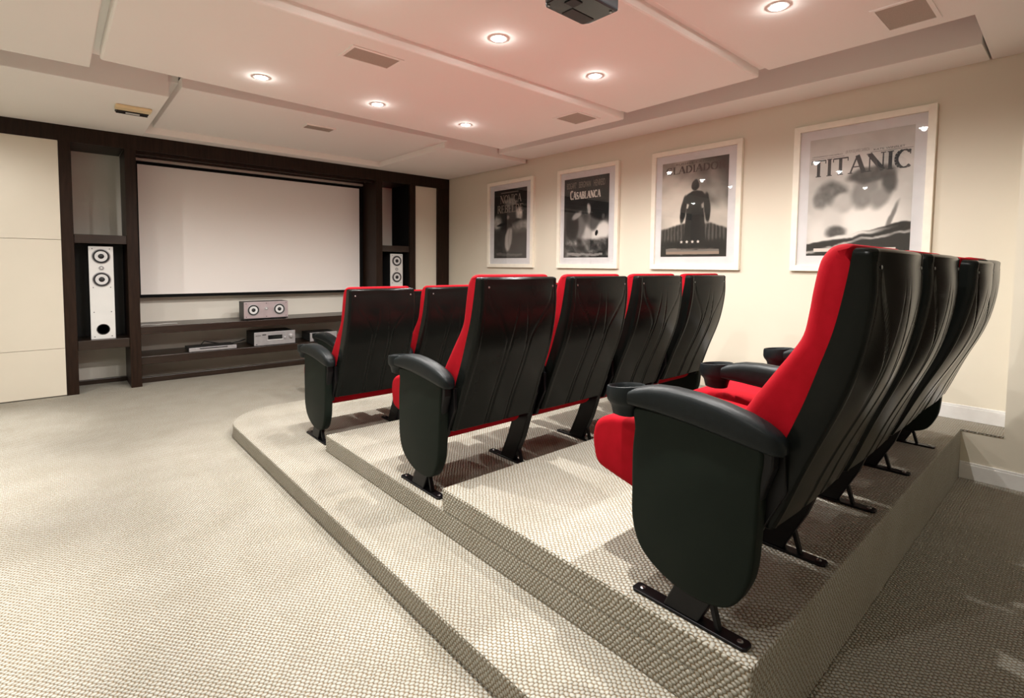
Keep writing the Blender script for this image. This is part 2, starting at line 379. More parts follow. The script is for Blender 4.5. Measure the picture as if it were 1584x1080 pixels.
for k in range(3): MB().box(1.645+k*.018, 1.657+k*.018, 6.092, 6.096, .398, .404).build('button', dgrey_m, t, o)
for xx in (1.66, 2.03): MB().cyl((xx, 6.13, .283), (0, 0, 1), .016, .010, 14).build('foot', rubber_m, t, o)
o = (1.22, 6.15, .283)
t = thing('disc_player', 'slim silver disc player on the lower shelf beside the receiver', 'disc player', o)
MB().box(1.006, 1.446, 6.10, 6.33, .290, .327).build('case', dgrey_m, t, o, bevel=.003)
MB().box(1.004, 1.448, 6.085, 6.10, .289, .327).build('front_panel', silver_m, t, o, bevel=.002)
MB().box(1.10, 1.36, 6.082, 6.086, .312, .320).build('disc_tray', disp_m, t, o)
MB().box(1.03, 1.42, 6.11, 6.32, .2825, .2905).build('foot', rubber_m, t, o)
o = (2.40, 6.15, .283)
t = thing('amplifier_box', 'small silver fronted amplifier on the lower shelf behind the front seats', 'amplifier', o)
MB().box(2.245, 2.565, 6.11, 6.38, .288, .386).build('case', dgrey_m, t, o, bevel=.003)
MB().box(2.243, 2.567, 6.095, 6.11, .286, .388).build('front_panel', silver_m, t, o, bevel=.002)
MB().lathe((2.49, 6.095, .34), (0, -1, 0), [(.018, 0), (.016, .016), (.01, .018)], 18).build('knob', spk_m, t, o, smooth=.6)
MB().box(2.28, 2.54, 6.11, 6.36, .2825, .289).build('foot', rubber_m, t, o)
tag(MB().tube([(.62+.02*i, 6.2+.03*math.sin(i*.7), .583+.001*math.sin(i)) for i in range(16)], .003).build('white_cable', cable_m), 'thin white cable lying on the upper shelf near the left column', 'cable')
tag(MB().tube([(1.15, 6.38, .30), (1.2, 6.40, .35), (1.28, 6.37, .33), (1.4, 6.36, .30), (1.55, 6.38, .32), (1.62, 6.43, .33)], .006).build('black_cable', rubber_m), 'black cable looped behind the disc player', 'cable')

# ------------------------------------------------------------------ posters
def fr(name, y0, y1, z0, z1, label):
    o = (XW, (y0+y1)/2, z0)
    t = thing('framed_poster', label, 'poster', o, 'framed posters on the side wall')
    b = .042; d0, d1 = XW-.034, XW
    # four mitred boards, each its own piece
    for pts in ([(y0, z0), (y1, z0), (y1-b, z0+b), (y0+b, z0+b)], [(y1, z0), (y1, z1), (y1-b, z1-b), (y1-b, z0+b)],
                [(y1, z1), (y0, z1), (y0+b, z1-b), (y1-b, z1-b)], [(y0, z1), (y0, z0), (y0+b, z0+b), (y0+b, z1-b)]):
        MB().add([(x, y, z) for x in (d0, d1) for y, z in pts], [(0, 1, 2, 3), (7, 6, 5, 4)]+[(i, (i+1) % 4, 4+(i+1) % 4, 4+i) for i in range(4)]).build('frame_board', frame_m, t, o, bevel=.0012)
    MB().box(XW-.016, XW-.004, y0+b, y1-b, z0+b, z1-b).build('mount_card', mat_m, t, o)
    MB().box(XW-.0235, XW-.0215, y0+b, y1-b, z0+b, z1-b).build('glass', glass_m, t, o)
    return t, o
def poster_print(t, o, yl, yr, zt, zb, fn, nu=110, nv=150):
    """flat print: yl/yr = left/right edge as seen, colours per vertex"""
    me = bpy.data.meshes.new('print'); x = XW-.0168
    v = [(x-o[0], yl+(yr-yl)*i/nu-o[1], zt+(zb-zt)*j/nv-o[2]) for j in range(nv+1) for i in range(nu+1)]
    f = [(j*(nu+1)+i, (j+1)*(nu+1)+i, (j+1)*(nu+1)+i+1, j*(nu+1)+i+1) for j in range(nv) for i in range(nu)]
    me.from_pydata(v, [], f); ca = me.color_attributes.new('ink', 'FLOAT_COLOR', 'POINT')
    buf = []
    for j in range(nv+1):
        for i in range(nu+1):
            g, wm = fn(i/nu, j/nv); g = max(0, min(1, g)); l = g**2.2
            buf += [l*(1+.10*wm), l, l*(1-.14*wm), 1]
    ca.data.foreach_set('color', buf); me.materials.append(print_m)
    ob = bpy.data.objects.new('print', me); link(ob, t); return ob
def sm(a, b, x):
    if a == b: return 0
    q = max(0, min(1, (x-a)/(b-a))); return q*q*(3-2*q)
_g = {}
def hsh(i, j, s):
    k = (i, j, s)
    if k not in _g: _g[k] = random.Random(i*7919+j*104729+s*31).random()
    return _g[k]
def vn(x, y, s=0):
    i, j = math.floor(x), math.floor(y); a, b = x-i, y-j; a = a*a*(3-2*a); b = b*b*(3-2*b)
    return (hsh(i, j, s)*(1-a)+hsh(i+1, j, s)*a)*(1-b)+(hsh(i, j+1, s)*(1-a)+hsh(i+1, j+1, s)*a)*b
def fbm(x, y, s=0): return .55*vn(x, y, s)+.28*vn(2*x, 2*y, s+1)+.17*vn(4*x, 4*y, s+2)
def ell(s, t, cx, cy, a, b, soft=.18, rot=0):
    dx, dy = s-cx, (t-cy)*1.38
    c, q = math.cos(rot), math.sin(rot); dx, dy = c*dx+q*dy, -q*dx+c*dy
    return 1-sm(1-soft, 1+soft, math.hypot(dx/a, dy/b))
def mix(a, b, k): return a+(b-a)*k
def els(s, t, cx, cy, a, b, soft=.18, rot=0): return ell(s, t, cx, cy, a, b, min(.6, soft+.2), rot)
def art_pale(s, t):      # pale sky, two soft figures leaning together, dark band below
    s, t = s+.03*(fbm(s*9, t*12, 41)-.5), t+.035*(fbm(s*9+7, t*12, 43)-.5)
    g = .74+.12*(fbm(s*5, t*9, 1)-.5)
    g = mix(g, .90, els(s, t, .62, .72, .34, .28, .35)); g = mix(g, .84, els(s, t, .2, .82, .2, .22, .3))
    g = mix(g, .30+.25*fbm(s*16, t*20, 5), els(s, t, .26, .47, .16, .13, .12, .25))
    g = mix(g, .34+.2*fbm(s*16, t*20, 5), els(s, t, .13, .53, .075, .10, .15))
    g = mix(g, .68+.1*fbm(s*8, t*8, 7), els(s, t, .36, .56, .10, .12, .12, .2)); g = mix(g, .80, els(s, t, .26, .70, .10, .13, .3))
    g = mix(g, .44+.16*fbm(s*9, t*8, 8), els(s, t, .58, .48, .12, .19, .12, .3)); g = mix(g, .56, els(s, t, .72, .54, .08, .12, .2, .5))
    g = mix(g, .20+.22*fbm(s*20, t*14, 6), els(s, t, .63, .345, .22, .085, .12, -.1)); g = mix(g, .24+.1*fbm(s*12, t*14, 6), els(s, t, .80, .41, .07, .13, .15))
    g = mix(g, .38, els(s, t, .83, .70, .022, .17, .2, .35)*.8)
    g = mix(g, .25+.2*fbm(s*18, t*18, 12), els(s, t, .30, .80, .10, .07, .2))
    e = .90-.17*s; k = sm(e-.006, e+.006, t)
    g = mix(g, .10+.03*fbm(s*30, t*6, 9), k)
    wv = e+.075+.012*math.sin(s*9); g = mix(g, .80, (1-sm(.004, .016, abs(t-wv+.01*fbm(s*14, 1, 3))))*k*(.4+.6*fbm(s*12, t*30, 4)))
    g = mix(g, .86, els(s, t, .42, .835, .34, .022, .4, -.17))
    return g, .55
def art_cloud(s, t):     # warm cloudy sky, dark standing shape
    s, t = s+.015*(fbm(s*9, t*12, 41)-.5), t+.035*(fbm(s*9+7, t*12, 43)-.5)
    n = fbm(s*3.2, t*5+.4*math.sin(s*3), 11)
    g = .52+.75*(n-.45); g = mix(g, .86, ell(s, t, .22, .47, .36, .40, .6)*.8); g = mix(g, .80, ell(s, t, .9, .62, .22, .2, .6)*.6)
    g = mix(g, .20, sm(.74, 1.2, s-.9*t+.28)*.95)
    g = mix(g, .16+.14*(math.sin(s*120) > .2)*(t < .86), sm(.70, .73, t+.07*math.cos((s-.5)*PI)))
    g = mix(g, .09, sm(.80, .86, t))
    d = max(ell(s, t, .53, .265, .058, .085, .12), ell(s, t, .53, .40, .16, .10, .12), ell(s, t, .53, .56, .11, .24, .12), ell(s, t, .355, .50, .045, .20, .15, .15), ell(s, t, .71, .50, .045, .20, .15, -.08))
    if t > .5: d = max(d, 1-sm(.12+.11*(t-.5), .14+.11*(t-.5), abs(s-.53)))
    g = mix(g, .10+.04*fbm(s*12, t*16, 2), d)
    if .92 < t < .97 and .09 < s < .90: g = .42
    return g, 1.0
def art_night(s, t):     # dark ground, two soft half-lit ovals and a pale wedge
    s, t = s+.035*(fbm(s*9, t*12, 41)-.5), t+.035*(fbm(s*9+7, t*12, 43)-.5)
    g = .11+.08*fbm(s*4, t*6, 21)
    g = mix(g, .13+.30*fbm(s*9, t*7, 22), sm(.35, .5, t)*.8)
    g = mix(g, .84, ell(s, t, .82, .70, .26, .16, .3, -.5)); g = mix(g, .70, ell(s, t, .52, .72, .12, .18, .5))
    g = mix(g, .40, ell(s, t, .36, .62, .13, .20, .35)); g = mix(g, .12, ell(s, t, .19, .60, .15, .26, .25))
    g = mix(g, .62, (ell(s, t, .30, .47, .12, .05, .4, -.5))*.9)
    g = mix(g, .34, ell(s, t, .68, .52, .12, .19, .25)); g = mix(g, .07, ell(s, t, .80, .42, .20, .16, .2))
    g = mix(g, .66, ell(s, t, .57, .40, .04, .08, .4)); g = mix(g, .30, ell(s, t, .88, .50, .03, .05, .4))
    g = mix(g, .06, ell(s, t, .74, .70, .035, .04, .2))
    b = sm(.74, .80, t); g = mix(g, .10+.6*fbm(s*11, t*16, 25)**2, b)
    if .945 < t < .975 and .08 < s < .88: g = .50
    return g, .5
def art_swirl(s, t):     # dark ground with pale clouds and one pale flowing shape
    s, t = s+.04*(fbm(s*9, t*12, 41)-.5), t+.035*(fbm(s*9+7, t*12, 43)-.5)
    g = .12+.06*fbm(s*4, t*6, 31)
    c = fbm(s*6, t*9, 32); g = mix(g, .25+.75*c, ell(s, t, .85, .55, .30, .12, .5)); g = mix(g, .25+.7*c, ell(s, t, .1, .48, .14, .14, .5))
    g = mix(g, .30+.7*c, ell(s, t, .78, .37, .10, .13, .4)); g = mix(g, .2+.7*c, ell(s, t, .52, .19, .20, .07, .4))
    g = mix(g, .22+.12*c, sm(.55, .6, t)*.7)
    g = mix(g, .07, ell(s, t, .48, .50, .09, .09, .25)); g = mix(g, .08, ell(s, t, .30, .50, .20, .03, .3, -.15)); g = mix(g, .08, ell(s, t, .66, .46, .18, .03, .3, -.1))
    g = mix(g, .80-.35*fbm(s*20, t*4, 34), ell(s, t, .46, .72, .11, .24, .2, .2)); g = mix(g, .50, ell(s, t, .45, .41, .04, .04, .3))
    if .93 < t < .965 and .08 < s < .88: g = .36
    return g, .7

# serif capitals drawn as strokes; unit height 1, thick and thin strokes
TK, TN = .17, .065
def arc_(cx, cy, rx, ry, a0, a1, w0, w1, n=14):
    out = []; pr = None
    for i in range(n+1):
        a = math.radians(a0+(a1-a0)*i/n); p = (cx+rx*math.cos(a), cy+ry*math.sin(a))
        wd = w0+(w1-w0)*abs(math.cos(a))
        if pr: out.append((pr[0], p, (pr[1]+wd)/2))
        pr = (p, wd)
    return out
def st(x0, y0, x1, y1, w_): return [((x0, y0), (x1, y1), w_)]
def serif(x, y, w_=.30): return [((x-w_/2, y), (x+w_/2, y), .05)]
GL = {
 'I': (.36, st(.18, 0, .18, 1, TK)+serif(.18, .025)+serif(.18, .975)),
 'T': (.84, st(.42, 0, .42, .97, TK)+st(.02, .95, .82, .95, .075)+serif(.42, .025)+st(.03, .96, .03, .76, .05)+st(.81, .96, .81, .76, .05)),
 'A': (.92, st(.10, 0, .45, .99, TN)+st(.45, 1, .80, 0, TK)+st(.24, .36, .68, .36, .06)+serif(.10, .025, .24)+serif(.80, .025, .28)),
 'N': (.98, st(.16, 0, .16, 1, TN)+st(.14, .98, .82, .03, TK)+st(.82, 0, .82, 1, TN)+serif(.14, .025, .26)+serif(.10, .975, .2)+serif(.82, .975, .26)),
 'C': (.86, arc_(.48, .5, .38, .47, 48, 312, .05, TK)+st(.74, .98, .74, .72, .05)),
 'G': (.94, arc_(.48, .5, .38, .47, 48, 312, .05, TK)+st(.74, .98, .74, .72, .05)+st(.77, .05, .77, .42, .12)+serif(.77, .42, .28)),
 'L': (.74, st(.18, 0, .18, 1, TK)+serif(.18, .975)+st(.06, .03, .68, .03, .06)+st(.68, 0, .68, .24, .05)),
 'D': (.92, st(.18, 0, .18, 1, TK)+arc_(.34, .5, .44, .47, -90, 90, .06, TK)+st(.05, .03, .36, .03, .06)+st(.05, .97, .36, .97, .06)),
 'O': (.96, arc_(.47, .5, .38, .47, 0, 360, .05, TK, 28)),
 'R': (.86, st(.18, 0, .18, 1, TK)+arc_(.34, .745, .28, .23, -90, 90, .06, .14)+st(.05, .975, .36, .975, .055)+st(.18, .51, .36, .51, .055)+st(.40, .52, .78, .0, .15)+serif(.18, .025)),
 'S': (.66, arc_(.33, .74, .24, .23, 20, 230, .06, .11)+st(.18, .57, .48, .42, .15)+arc_(.33, .26, .25, .23, 50, -160, .06, .11)),
 'B': (.78, st(.18, 0, .18, 1, TK)+arc_(.34, .75, .24, .22, -90, 90, .06, .13)+arc_(.34, .27, .30, .25, -90, 90, .06, .15)+st(.05, .975, .36, .975, .055)+st(.05, .025, .36, .025, .055)+st(.18, .52, .36, .52, .055)),
 'E': (.76, st(.18, 0, .18, 1, TK)+st(.06, .97, .66, .97, .06)+st(.06, .03, .70, .03, .06)+st(.18, .52, .52, .52, .055)+st(.66, .98, .66, .78, .05)+st(.70, .0, .70, .24, .05)+st(.52, .62, .52, .42, .05)),
 'V': (.92, st(.10, .98, .46, 0, TK)+st(.46, .0, .80, .98, TN)+serif(.10, .975, .28)+serif(.80, .975, .24)),
 ' ': (.4, []),
}
GL['Ç'] = (GL['C'][0], GL['C'][1]+arc_(.47, -.12, .09, .09, 90, -130, .05, .06))
def title(t, o, text, yl, yr, zt, zb, wtop, wbot, ht, tl, mat, wf=1.0, drop=None):
    """text placed on the print: from s=wtop to s=wbot across, top at tl, height ht (fractions of the print)"""
    tot = sum(GL[c][0] for c in text); W = abs(yr-yl); Hh = abs(zt-zb)
    sc_ = (wbot-wtop)*W/tot; x = 0; m = MB(); xf = XW-.0172; k = 0
    for ch in text:
        adv, strokes = GL[ch]
        hk = ht*Hh*(1 if not drop else drop(x/tot))
        for (a, b, wd) in strokes:
            k += 1; xx = xf-.00002*(k % 5)
            P = []
            ax, ay = (x+a[0])*sc_, a[1]*hk; bx, by = (x+b[0])*sc_, b[1]*hk
            dx, dy = bx-ax, by-ay; ln = math.hypot(dx, dy) or 1e-6; nx, ny = -dy/ln, dx/ln
            # widths measured across the letter: thick for uprights, thin for bars
            hw = wd*(sc_*abs(nx)+hk*abs(ny))/2*wf
            for px, pz in ((ax+nx*hw, ay+ny*hw), (bx+nx*hw, by+ny*hw), (bx-nx*hw, by-ny*hw), (ax-nx*hw, ay-ny*hw)):
                P.append((xx, yl-(wtop*W+px), zt-tl*Hh-ht*Hh+pz+(ht*Hh-hk if False else 0)))
            m.add(P, [(0, 1, 2, 3)])
        x += adv
    ob = m.build('lettering', mat, t, o); return ob
def small_text(t, o, text, yl, yr, zt, zb, s0, s1, tc, hf, mat):
    W = abs(yr-yl); Hh = abs(zt-zb)
    cu = bpy.data.curves.new('lettering', 'FONT'); cu.body = text; cu.size = 1; cu.align_x = 'CENTER'; cu.align_y = 'CENTER'
    tmp = bpy.data.objects.new('tmp', cu); COL.objects.link(tmp)
    bpy.context.view_layer.update()
    me = bpy.data.meshes.new_from_object(tmp.evaluated_get(bpy.context.evaluated_depsgraph_get())); COL.objects.unlink(tmp); bpy.data.objects.remove(tmp)
    if not len(me.vertices): return
    xs = [v.co.x for v in me.vertices]; ys = [v.co.y for v in me.vertices]
    cx_, cy_ = (min(xs)+max(xs))/2, (min(ys)+max(ys))/2; kx = (s1-s0)*W/(max(xs)-min(xs)); ky = hf*Hh/(max(ys)-min(ys))
    for v in me.vertices:
        px, py = (v.co.x-cx_)*kx, (v.co.y-cy_)*ky
        v.co = (XW-.0173-o[0], yl-((s0+s1)/2*W+px)-o[1], zt-tc*Hh+py-o[2])
    me.materials.clear(); me.materials.append(mat)
    ob = bpy.data.objects.new('lettering', me); link(ob, t)
def bar(t, o, yl, yr, zt, zb, s0, s1, tc, h, mat):
    W = abs(yr-yl); Hh = abs(zt-zb); x = XW-.0173
    MB().add([(x, yl-s0*W, zt-tc*Hh-h), (x, yl-s1*W, zt-tc*Hh-h), (x, yl-s1*W, zt-tc*Hh+h), (x, yl-s0*W, zt-tc*Hh+h)], [(0, 1, 2, 3)]).build('rule', mat, t, o)
ZT, ZB = 2.132, 1.297
# nearest poster
t, o = fr('a', .705, 1.53, 1.185, 2.24, 'largest looking framed poster, pale picture with bold dark title, behind the back row seats')
P = (1.424, .812, ZT, ZB)
pr = poster_print(t, o, *P, art_pale)
title(pr, o, 'TITANIC', *P, .02, .99, .145, .178, ink_m, 1.05)
small_text(pr, o, 'LEONARDO DICAPRIO', *P, .03, .34, .150, .013, ink_m)
small_text(pr, o, 'KATE WINSLET', *P, .64, .92, .150, .015, ink_m)
small_text(pr, o, 'UN FILM DE JAMES CAMERON', *P, .37, .60, .143, .034, grey_ink_m)
bar(pr, o, *P, .02, .36, .168, .0012, ink_m); bar(pr, o, *P, .61, .99, .168, .0012, ink_m)
bar(pr, o, *P, .08, .88, .952, .012, pale_ink_m)
t, o = fr('b', 1.915, 2.745, 1.185, 2.24, 'framed poster with dark standing figure against a warm cloudy sky and four stars')
P = (2.642, 2.027, ZT, ZB)
pr = poster_print(t, o, *P, art_cloud)
title(pr, o, 'GLADIADOR', *P, .06, .96, .075, .052, brown_ink_m, 1.1)
small_text(pr, o, 'RUSSELL CROWE', *P, .22, .80, .028, .020, brown_ink_m)
def star_row(t, P, o):
    m = MB(); W = abs(P[1]-P[0]); Hh = abs(P[2]-P[3])
    for k in range(4):
        cy_ = P[0]-(.335+.085*k)*W; cz = P[2]-.845*Hh; v = [(XW-.0173, cy_-r*math.sin(a), cz+r*math.cos(a)) for i in range(10) for a, r in [(i*PI/5, .017 if i % 2 == 0 else .007)]]
        m.add(v+[(XW-.0173, cy_, cz)], [(i, (i+1) % 10, 10) for i in range(10)])
    m.build('stars', pale_ink_m, t, o)
star_row(pr, P, o)
small_text(pr, o, '“MAGNIFICENT! SPECTACULAR!”', *P, .11, .82, .922, .020, grey_ink_m)
bar(pr, o, *P, .09, .90, .960, .012, flat_mat('tan_ink', (.26, .19, .14), .6))
t, o = fr('c', 3.118, 3.935, 1.185, 2.24, 'framed dark poster with slanted pale capital title above a couple, third from the seats')
P = (3.84, 3.238, ZT, ZB)
pr = poster_print(t, o, *P, art_night)
title(pr, o, 'CASABLANCA', *P, .14, .82, .088, .175, pale_ink_m, 1.5, drop=lambda q: 1.28-.28*min(1, q*6) if q < .17 else 1.0)
small_text(pr, o, 'BOGART', *P, .06, .28, .088, .075, dim_m)
small_text(pr, o, 'BERGMAN', *P, .34, .60, .088, .075, dim_m)
small_text(pr, o, 'HENREID', *P, .67, .91, .088, .075, dim_m)
t, o = fr('d', 4.315, 5.15, 1.185, 2.24, 'framed dark brown poster with two-line thin title, nearest the dark wall unit')
P = (5.027, 4.430, ZT, ZB)
pr = poster_print(t, o, *P, art_swirl)
title(pr, o, 'NOVIÇA', *P, .19, .84, .115, .080, tan_m, .75, drop=lambda q: 1.0)
title(pr, o, 'REBELDE', *P, .10, .90, .110, .225, tan_m, .75)
bar(pr, o, *P, .22, .75, .045, .006, grey_ink_m)

# ------------------------------------------------------------------ ceiling fittings
pos_lab = {(1.01, 3.53): 'round lit downlight in the ceiling nearest the screen, on the side away from the posters',
           (1.81, 3.53): 'round lit downlight in the middle of the trio over the front seats',
           (2.61, 3.53): 'round lit downlight over the front seats, nearest the bright soffit corner',
           (1.81, 2.157): 'round lit downlight just beside the black ceiling projector, toward the screen side',
           (2.61, 2.157): 'round lit downlight between the projector and the small ceiling speaker grille',
           (2.61, 1.055): 'round lit downlight on the nearest ceiling board beside the large speaker grille'}
off_lab = {(1.01, 2.157): 'unseen round downlight above the frame over the second row aisle side', (1.81, 1.055): 'unseen round downlight above the back row, middle of its trio',
           (1.01, 1.055): 'unseen round downlight above the back row, at the aisle', (-.62, 5.0): 'unseen round downlight over the open floor by the cream panels', (-.62, 3.75): 'unseen round downlight over the open floor beside the front step',
           (-.62, 2.3): 'unseen round downlight over the open floor beside the middle row', (-.62, .6): 'unseen round downlight over the open floor beside the viewpoint'}
pos_lab.update(off_lab)
pos_lab[(3.2, -1.9)] = 'added unseen downlight brightening the rear floor corner past the added dark door'
for x, y, z, st_ in LAMPS:
    t = thing('downlight', pos_lab[(x, y)], 'ceiling light', (x, y, z), 'round downlights in the ceiling')
    MB().lathe((0, 0, 0), (0, 0, -1), [(.048, 0), (.047, .003), (.039, .004), (.036, .001)], 24, cap=False).build('trim_ring', trim_m, t, smooth=.7)
    MB().lathe((0, 0, -.001), (0, 0, -1), [(.034, 0), (.033, .002), (.02, .004), (.006, .005)], 20).build('lens', lamp_m, t, smooth=.9)
    for pw, ang, bl in ((WIDE_W, 168, .5), (BEAM_W*(3.4 if x < 0 else 1), 46, .9)):
        ld = bpy.data.lights.new('downlight_lamp', 'SPOT'); ld.energy = pw*st_; ld.color = LAMP_COL
        ld.spot_size = math.radians(ang); ld.spot_blend = bl; ld.shadow_soft_size = .018
        lo = bpy.data.objects.new('downlight_lamp', ld); link(lo, t); lo.location = (0, 0, -.012)
    ld = bpy.data.lights.new('lens_spill', 'POINT'); ld.energy = SPILL_W*st_; ld.color = LAMP_COL; ld.shadow_soft_size = .004
    lo = bpy.data.objects.new('lens_spill', ld); link(lo, t); lo.location = (0, 0, -.011)
def grille(x0, x1, y0, y1, z, label):
    o = ((x0+x1)/2, (y0+y1)/2, z)
    t = thing('ceiling_speaker', label, 'ceiling speaker', o, 'flush speakers in the ceiling')
    b = .018; m = MB()
    for a in ((x0, x1, y0, y0+b), (x0, x1, y1-b, y1), (x0, x0+b, y0+b, y1-b), (x1-b, x1, y0+b, y1-b)): m.box(*a, z-.006, z)
    m.build('frame', ceil_m, t, o)
    MB().box(x0+b, x1-b, y0+b, y1-b, z-.003, z).build('grille_cloth', grille_m, t, o)
grille(1.23, 1.54, 2.675, 2.865, Z1, 'flush rectangular speaker grille in the ceiling above the screen side of the front seats')
grille(3.0, 3.27, 2.64, 2.90, Z1, 'small flush speaker grille near the poster wall beside the board edge')
grille(2.98, 3.30, .56, .785, Z3, 'large flush speaker grille in the nearest ceiling board')
o = (1.88, 4.80, 2.46)
t = thing('air_vent', 'small slatted air vent in the recessed ceiling panel before the screen', 'vent', o)
m = MB()
for a in ((1.73, 2.0, 4.72, 4.735), (1.73, 2.0, 4.855, 4.87), (1.73, 1.745, 4.735, 4.855), (1.985, 2.0, 4.735, 4.855)): m.box(*a, 2.450, 2.46)
m.build('frame', ceil_m, t, o)
for k in range(4): MB().box(1.745, 1.985, 4.745+k*.028, 4.763+k*.028, 2.449, 2.457).build('slat', grille_m, t, o)
MB().box(1.745, 1.985, 4.735, 4.855, 2.457, 2.46).build('backing', dgrey_m, t, o)
o = (.49, 5.04, 2.40)
t = thing('emergency_light', 'yellowed boxy ceiling fitting with dark louvre beside the recessed panel', 'ceiling light', o)
MB().box(.375, .605, 4.93, 5.03, 2.375, 2.40).build('housing', cream_m, t, o, bevel=.008)
MB().box(.385, .60, 5.03, 5.15, 2.386, 2.40).build('lamp_tray', dgrey_m, t, o, bevel=.002)
MB().box(.39, .595, 5.058, 5.066, 2.374, 2.386).build('louvre', dgrey_m, t, o)
MB().box(.39, .595, 5.125, 5.133, 2.374, 2.386).build('louvre', dgrey_m, t, o)
MB().cyl((.45, 5.095, 2.381), (1, 0, 0), .010, .09, 14).build('tube', spk_m, t, o, smooth=.6)

# projector hung under the ceiling
o = (1.685, 1.44, Z3-.02)
t = thing('projector', 'black projector hanging from the ceiling by the downlights', 'projector', o)
x0, x1, y0, y1, z0, z1 = 1.545, 1.825, 1.385, 1.575, 2.28, 2.375
MB().prism([(x0, y0), (x1, y0), (x1, y1-.03), (x1-.02, y1), (x0+.03, y1), (x0, y1-.03)], z0, z1).build('case', proj_m, t, o, bevel=.010, seg=3)
MB().lathe((1.75, y1-.002, 2.33), (0, 1, 0), [(.032, 0), (.032, .012), (.026, .014), (.022, .004)], 24).build('lens', disp_m, t, o, smooth=.6)
MB().box(1.66, 1.80, 1.50, 1.56, z0-.003, z0+.001).build('base_cover', dgrey_m, t, o, bevel=.001)
MB().box(1.60, 1.655, 1.44, 1.49, z0-.004, z0+.001).build('base_grille', rubber_m, t, o, bevel=.001)
for xx, yy in ((1.57, 1.55), (1.60, 1.42), (1.80, 1.41)): MB().cyl((xx, yy, z0-.004), (0, 0, 1), .006, .006, 12).build('screw', bolt_m, t, o)
for k in range(3): MB().box(1.68+k*.045, 1.705+k*.045, y0-.003, y0+.001, 2.30+.01*k, 2.325+.01*k).build('connector', silver_m, t, o)
MB().cyl((1.685, 1.44, 2.37), (0, 0, 1), .022, .045, 18).build('mount_pole', metal_m, t, o, smooth=.6)
MB().box(1.63, 1.74, 1.385, 1.463, 2.409, 2.44).build('mount_plate', metal_m, t, o)

# small table at the edge of the frame
o = (-.62, 4.25, 0)
t = thing('side_table', 'round pale grey side table cut off by the edge on the open floor', 'table', o)
MB().lathe(o, (0, 0, 1), [(.24, .352), (.25, .356), (.25, .378), (.24, .382)], 40).build('table_top', table_m, t, o, smooth=.6)
MB().lathe(o, (0, 0, 1), [(.022, .012), (.022, .352)], 18).build('pedestal', bolt_m, t, o, smooth=.6)
MB().lathe(o, (0, 0, 1), [(.16, .0), (.16, .008), (.03, .014)], 32).build('foot', table_m, t, o, smooth=.6)

# ------------------------------------------------------------------ cinema seats
def crom(pts, n=6, closed=True):
    out = []; N = len(pts)
    for i in range(N if closed else N-1):
        p0, p1, p2, p3 = (pts[(i+k-1) % N] if closed else pts[max(0, min(N-1, i+k-1))] for k in range(4))
        for j in range(n):
            t_ = j/n
            out.append(tuple(.5*((2*p1[c])+(-p0[c]+p2[c])*t_+(2*p0[c]-5*p1[c]+4*p2[c]-p3[c])*t_*t_+(-p0[c]+3*p1[c]-3*p2[c]+p3[c])*t_**3) for c in (0, 1)))
    if not closed: out.append(tuple(pts[-1]))
    return out
def interp(tab, z):
    if z <= tab[0][0]: return tab[0][1]
    for (a, b), (c, d) in zip(tab, tab[1:]):
        if z <= c: k = (z-a)/(c-a); return b+(d-b)*k
    return tab[-1][1]
def smooth_tab(tab):      # tab sorted by key -> denser smooth table
    return crom([tuple(p) for p in tab], 6, closed=False)
def inset_ring(prof, d):
    n = len(prof); area = sum(prof[i][0]*prof[(i+1) % n][1]-prof[(i+1) % n][0]*prof[i][1] for i in range(n)); sg = 1 if area > 0 else -1
    out = []
    for i in range(n):
        a, b = prof[i-1], prof[(i+1) % n]; tx, ty = b[0]-a[0], b[1]-a[1]; l = math.hypot(tx, ty) or 1e-9
        out.append((prof[i][0]-sg*ty/l*d, prof[i][1]+sg*tx/l*d))
    return out
def slab(prof, x0, x1, r, nr=4, mid=1, wfn=None):
    st_ = []
    for k in range(nr+1):
        a = PI/2*k/nr; st_.append((r*(1-math.sin(a)) if False else r*(1-math.cos(PI/2-a)) , r*(1-math.sin(a))))
    st_ = [(r*(1-math.cos(PI/2*k/nr)), r*(1-math.sin(PI/2*k/nr))) for k in range(nr+1)]
    rings = []
    for dx, ins in st_: rings.append((x0+dx, ins))
    for k in range(1, mid): rings.append((x0+r+(x1-x0-2*r)*k/mid, 0))
    for dx, ins in reversed(st_): rings.append((x1-dx, ins))
    m = MB(); R = []
    for x, ins in rings:
        R.append([((x*(wfn(z) if wfn else 1)), y, z) for y, z in inset_ring(prof, ins)])
    return m.loft(R)
HB, HT = .238, .2185
def hwz(z): return HT+(HB-HT)*max(0, min(1, (.955-z)/.655))
RIDGE = smooth_tab([(.28, -.026), (.30, -.030), (.355, -.052), (.48, -.098), (.636, -.160), (.75, -.190), (.86, -.205), (.955, -.203), (.98, -.200)])
FRONT = smooth_tab([(.28, .020), (.30, .016), (.38, .002), (.472, -.030), (.60, -.078), (.692, -.107), (.784, -.134), (.88, -.152), (.96, -.163), (.98, -.165)])
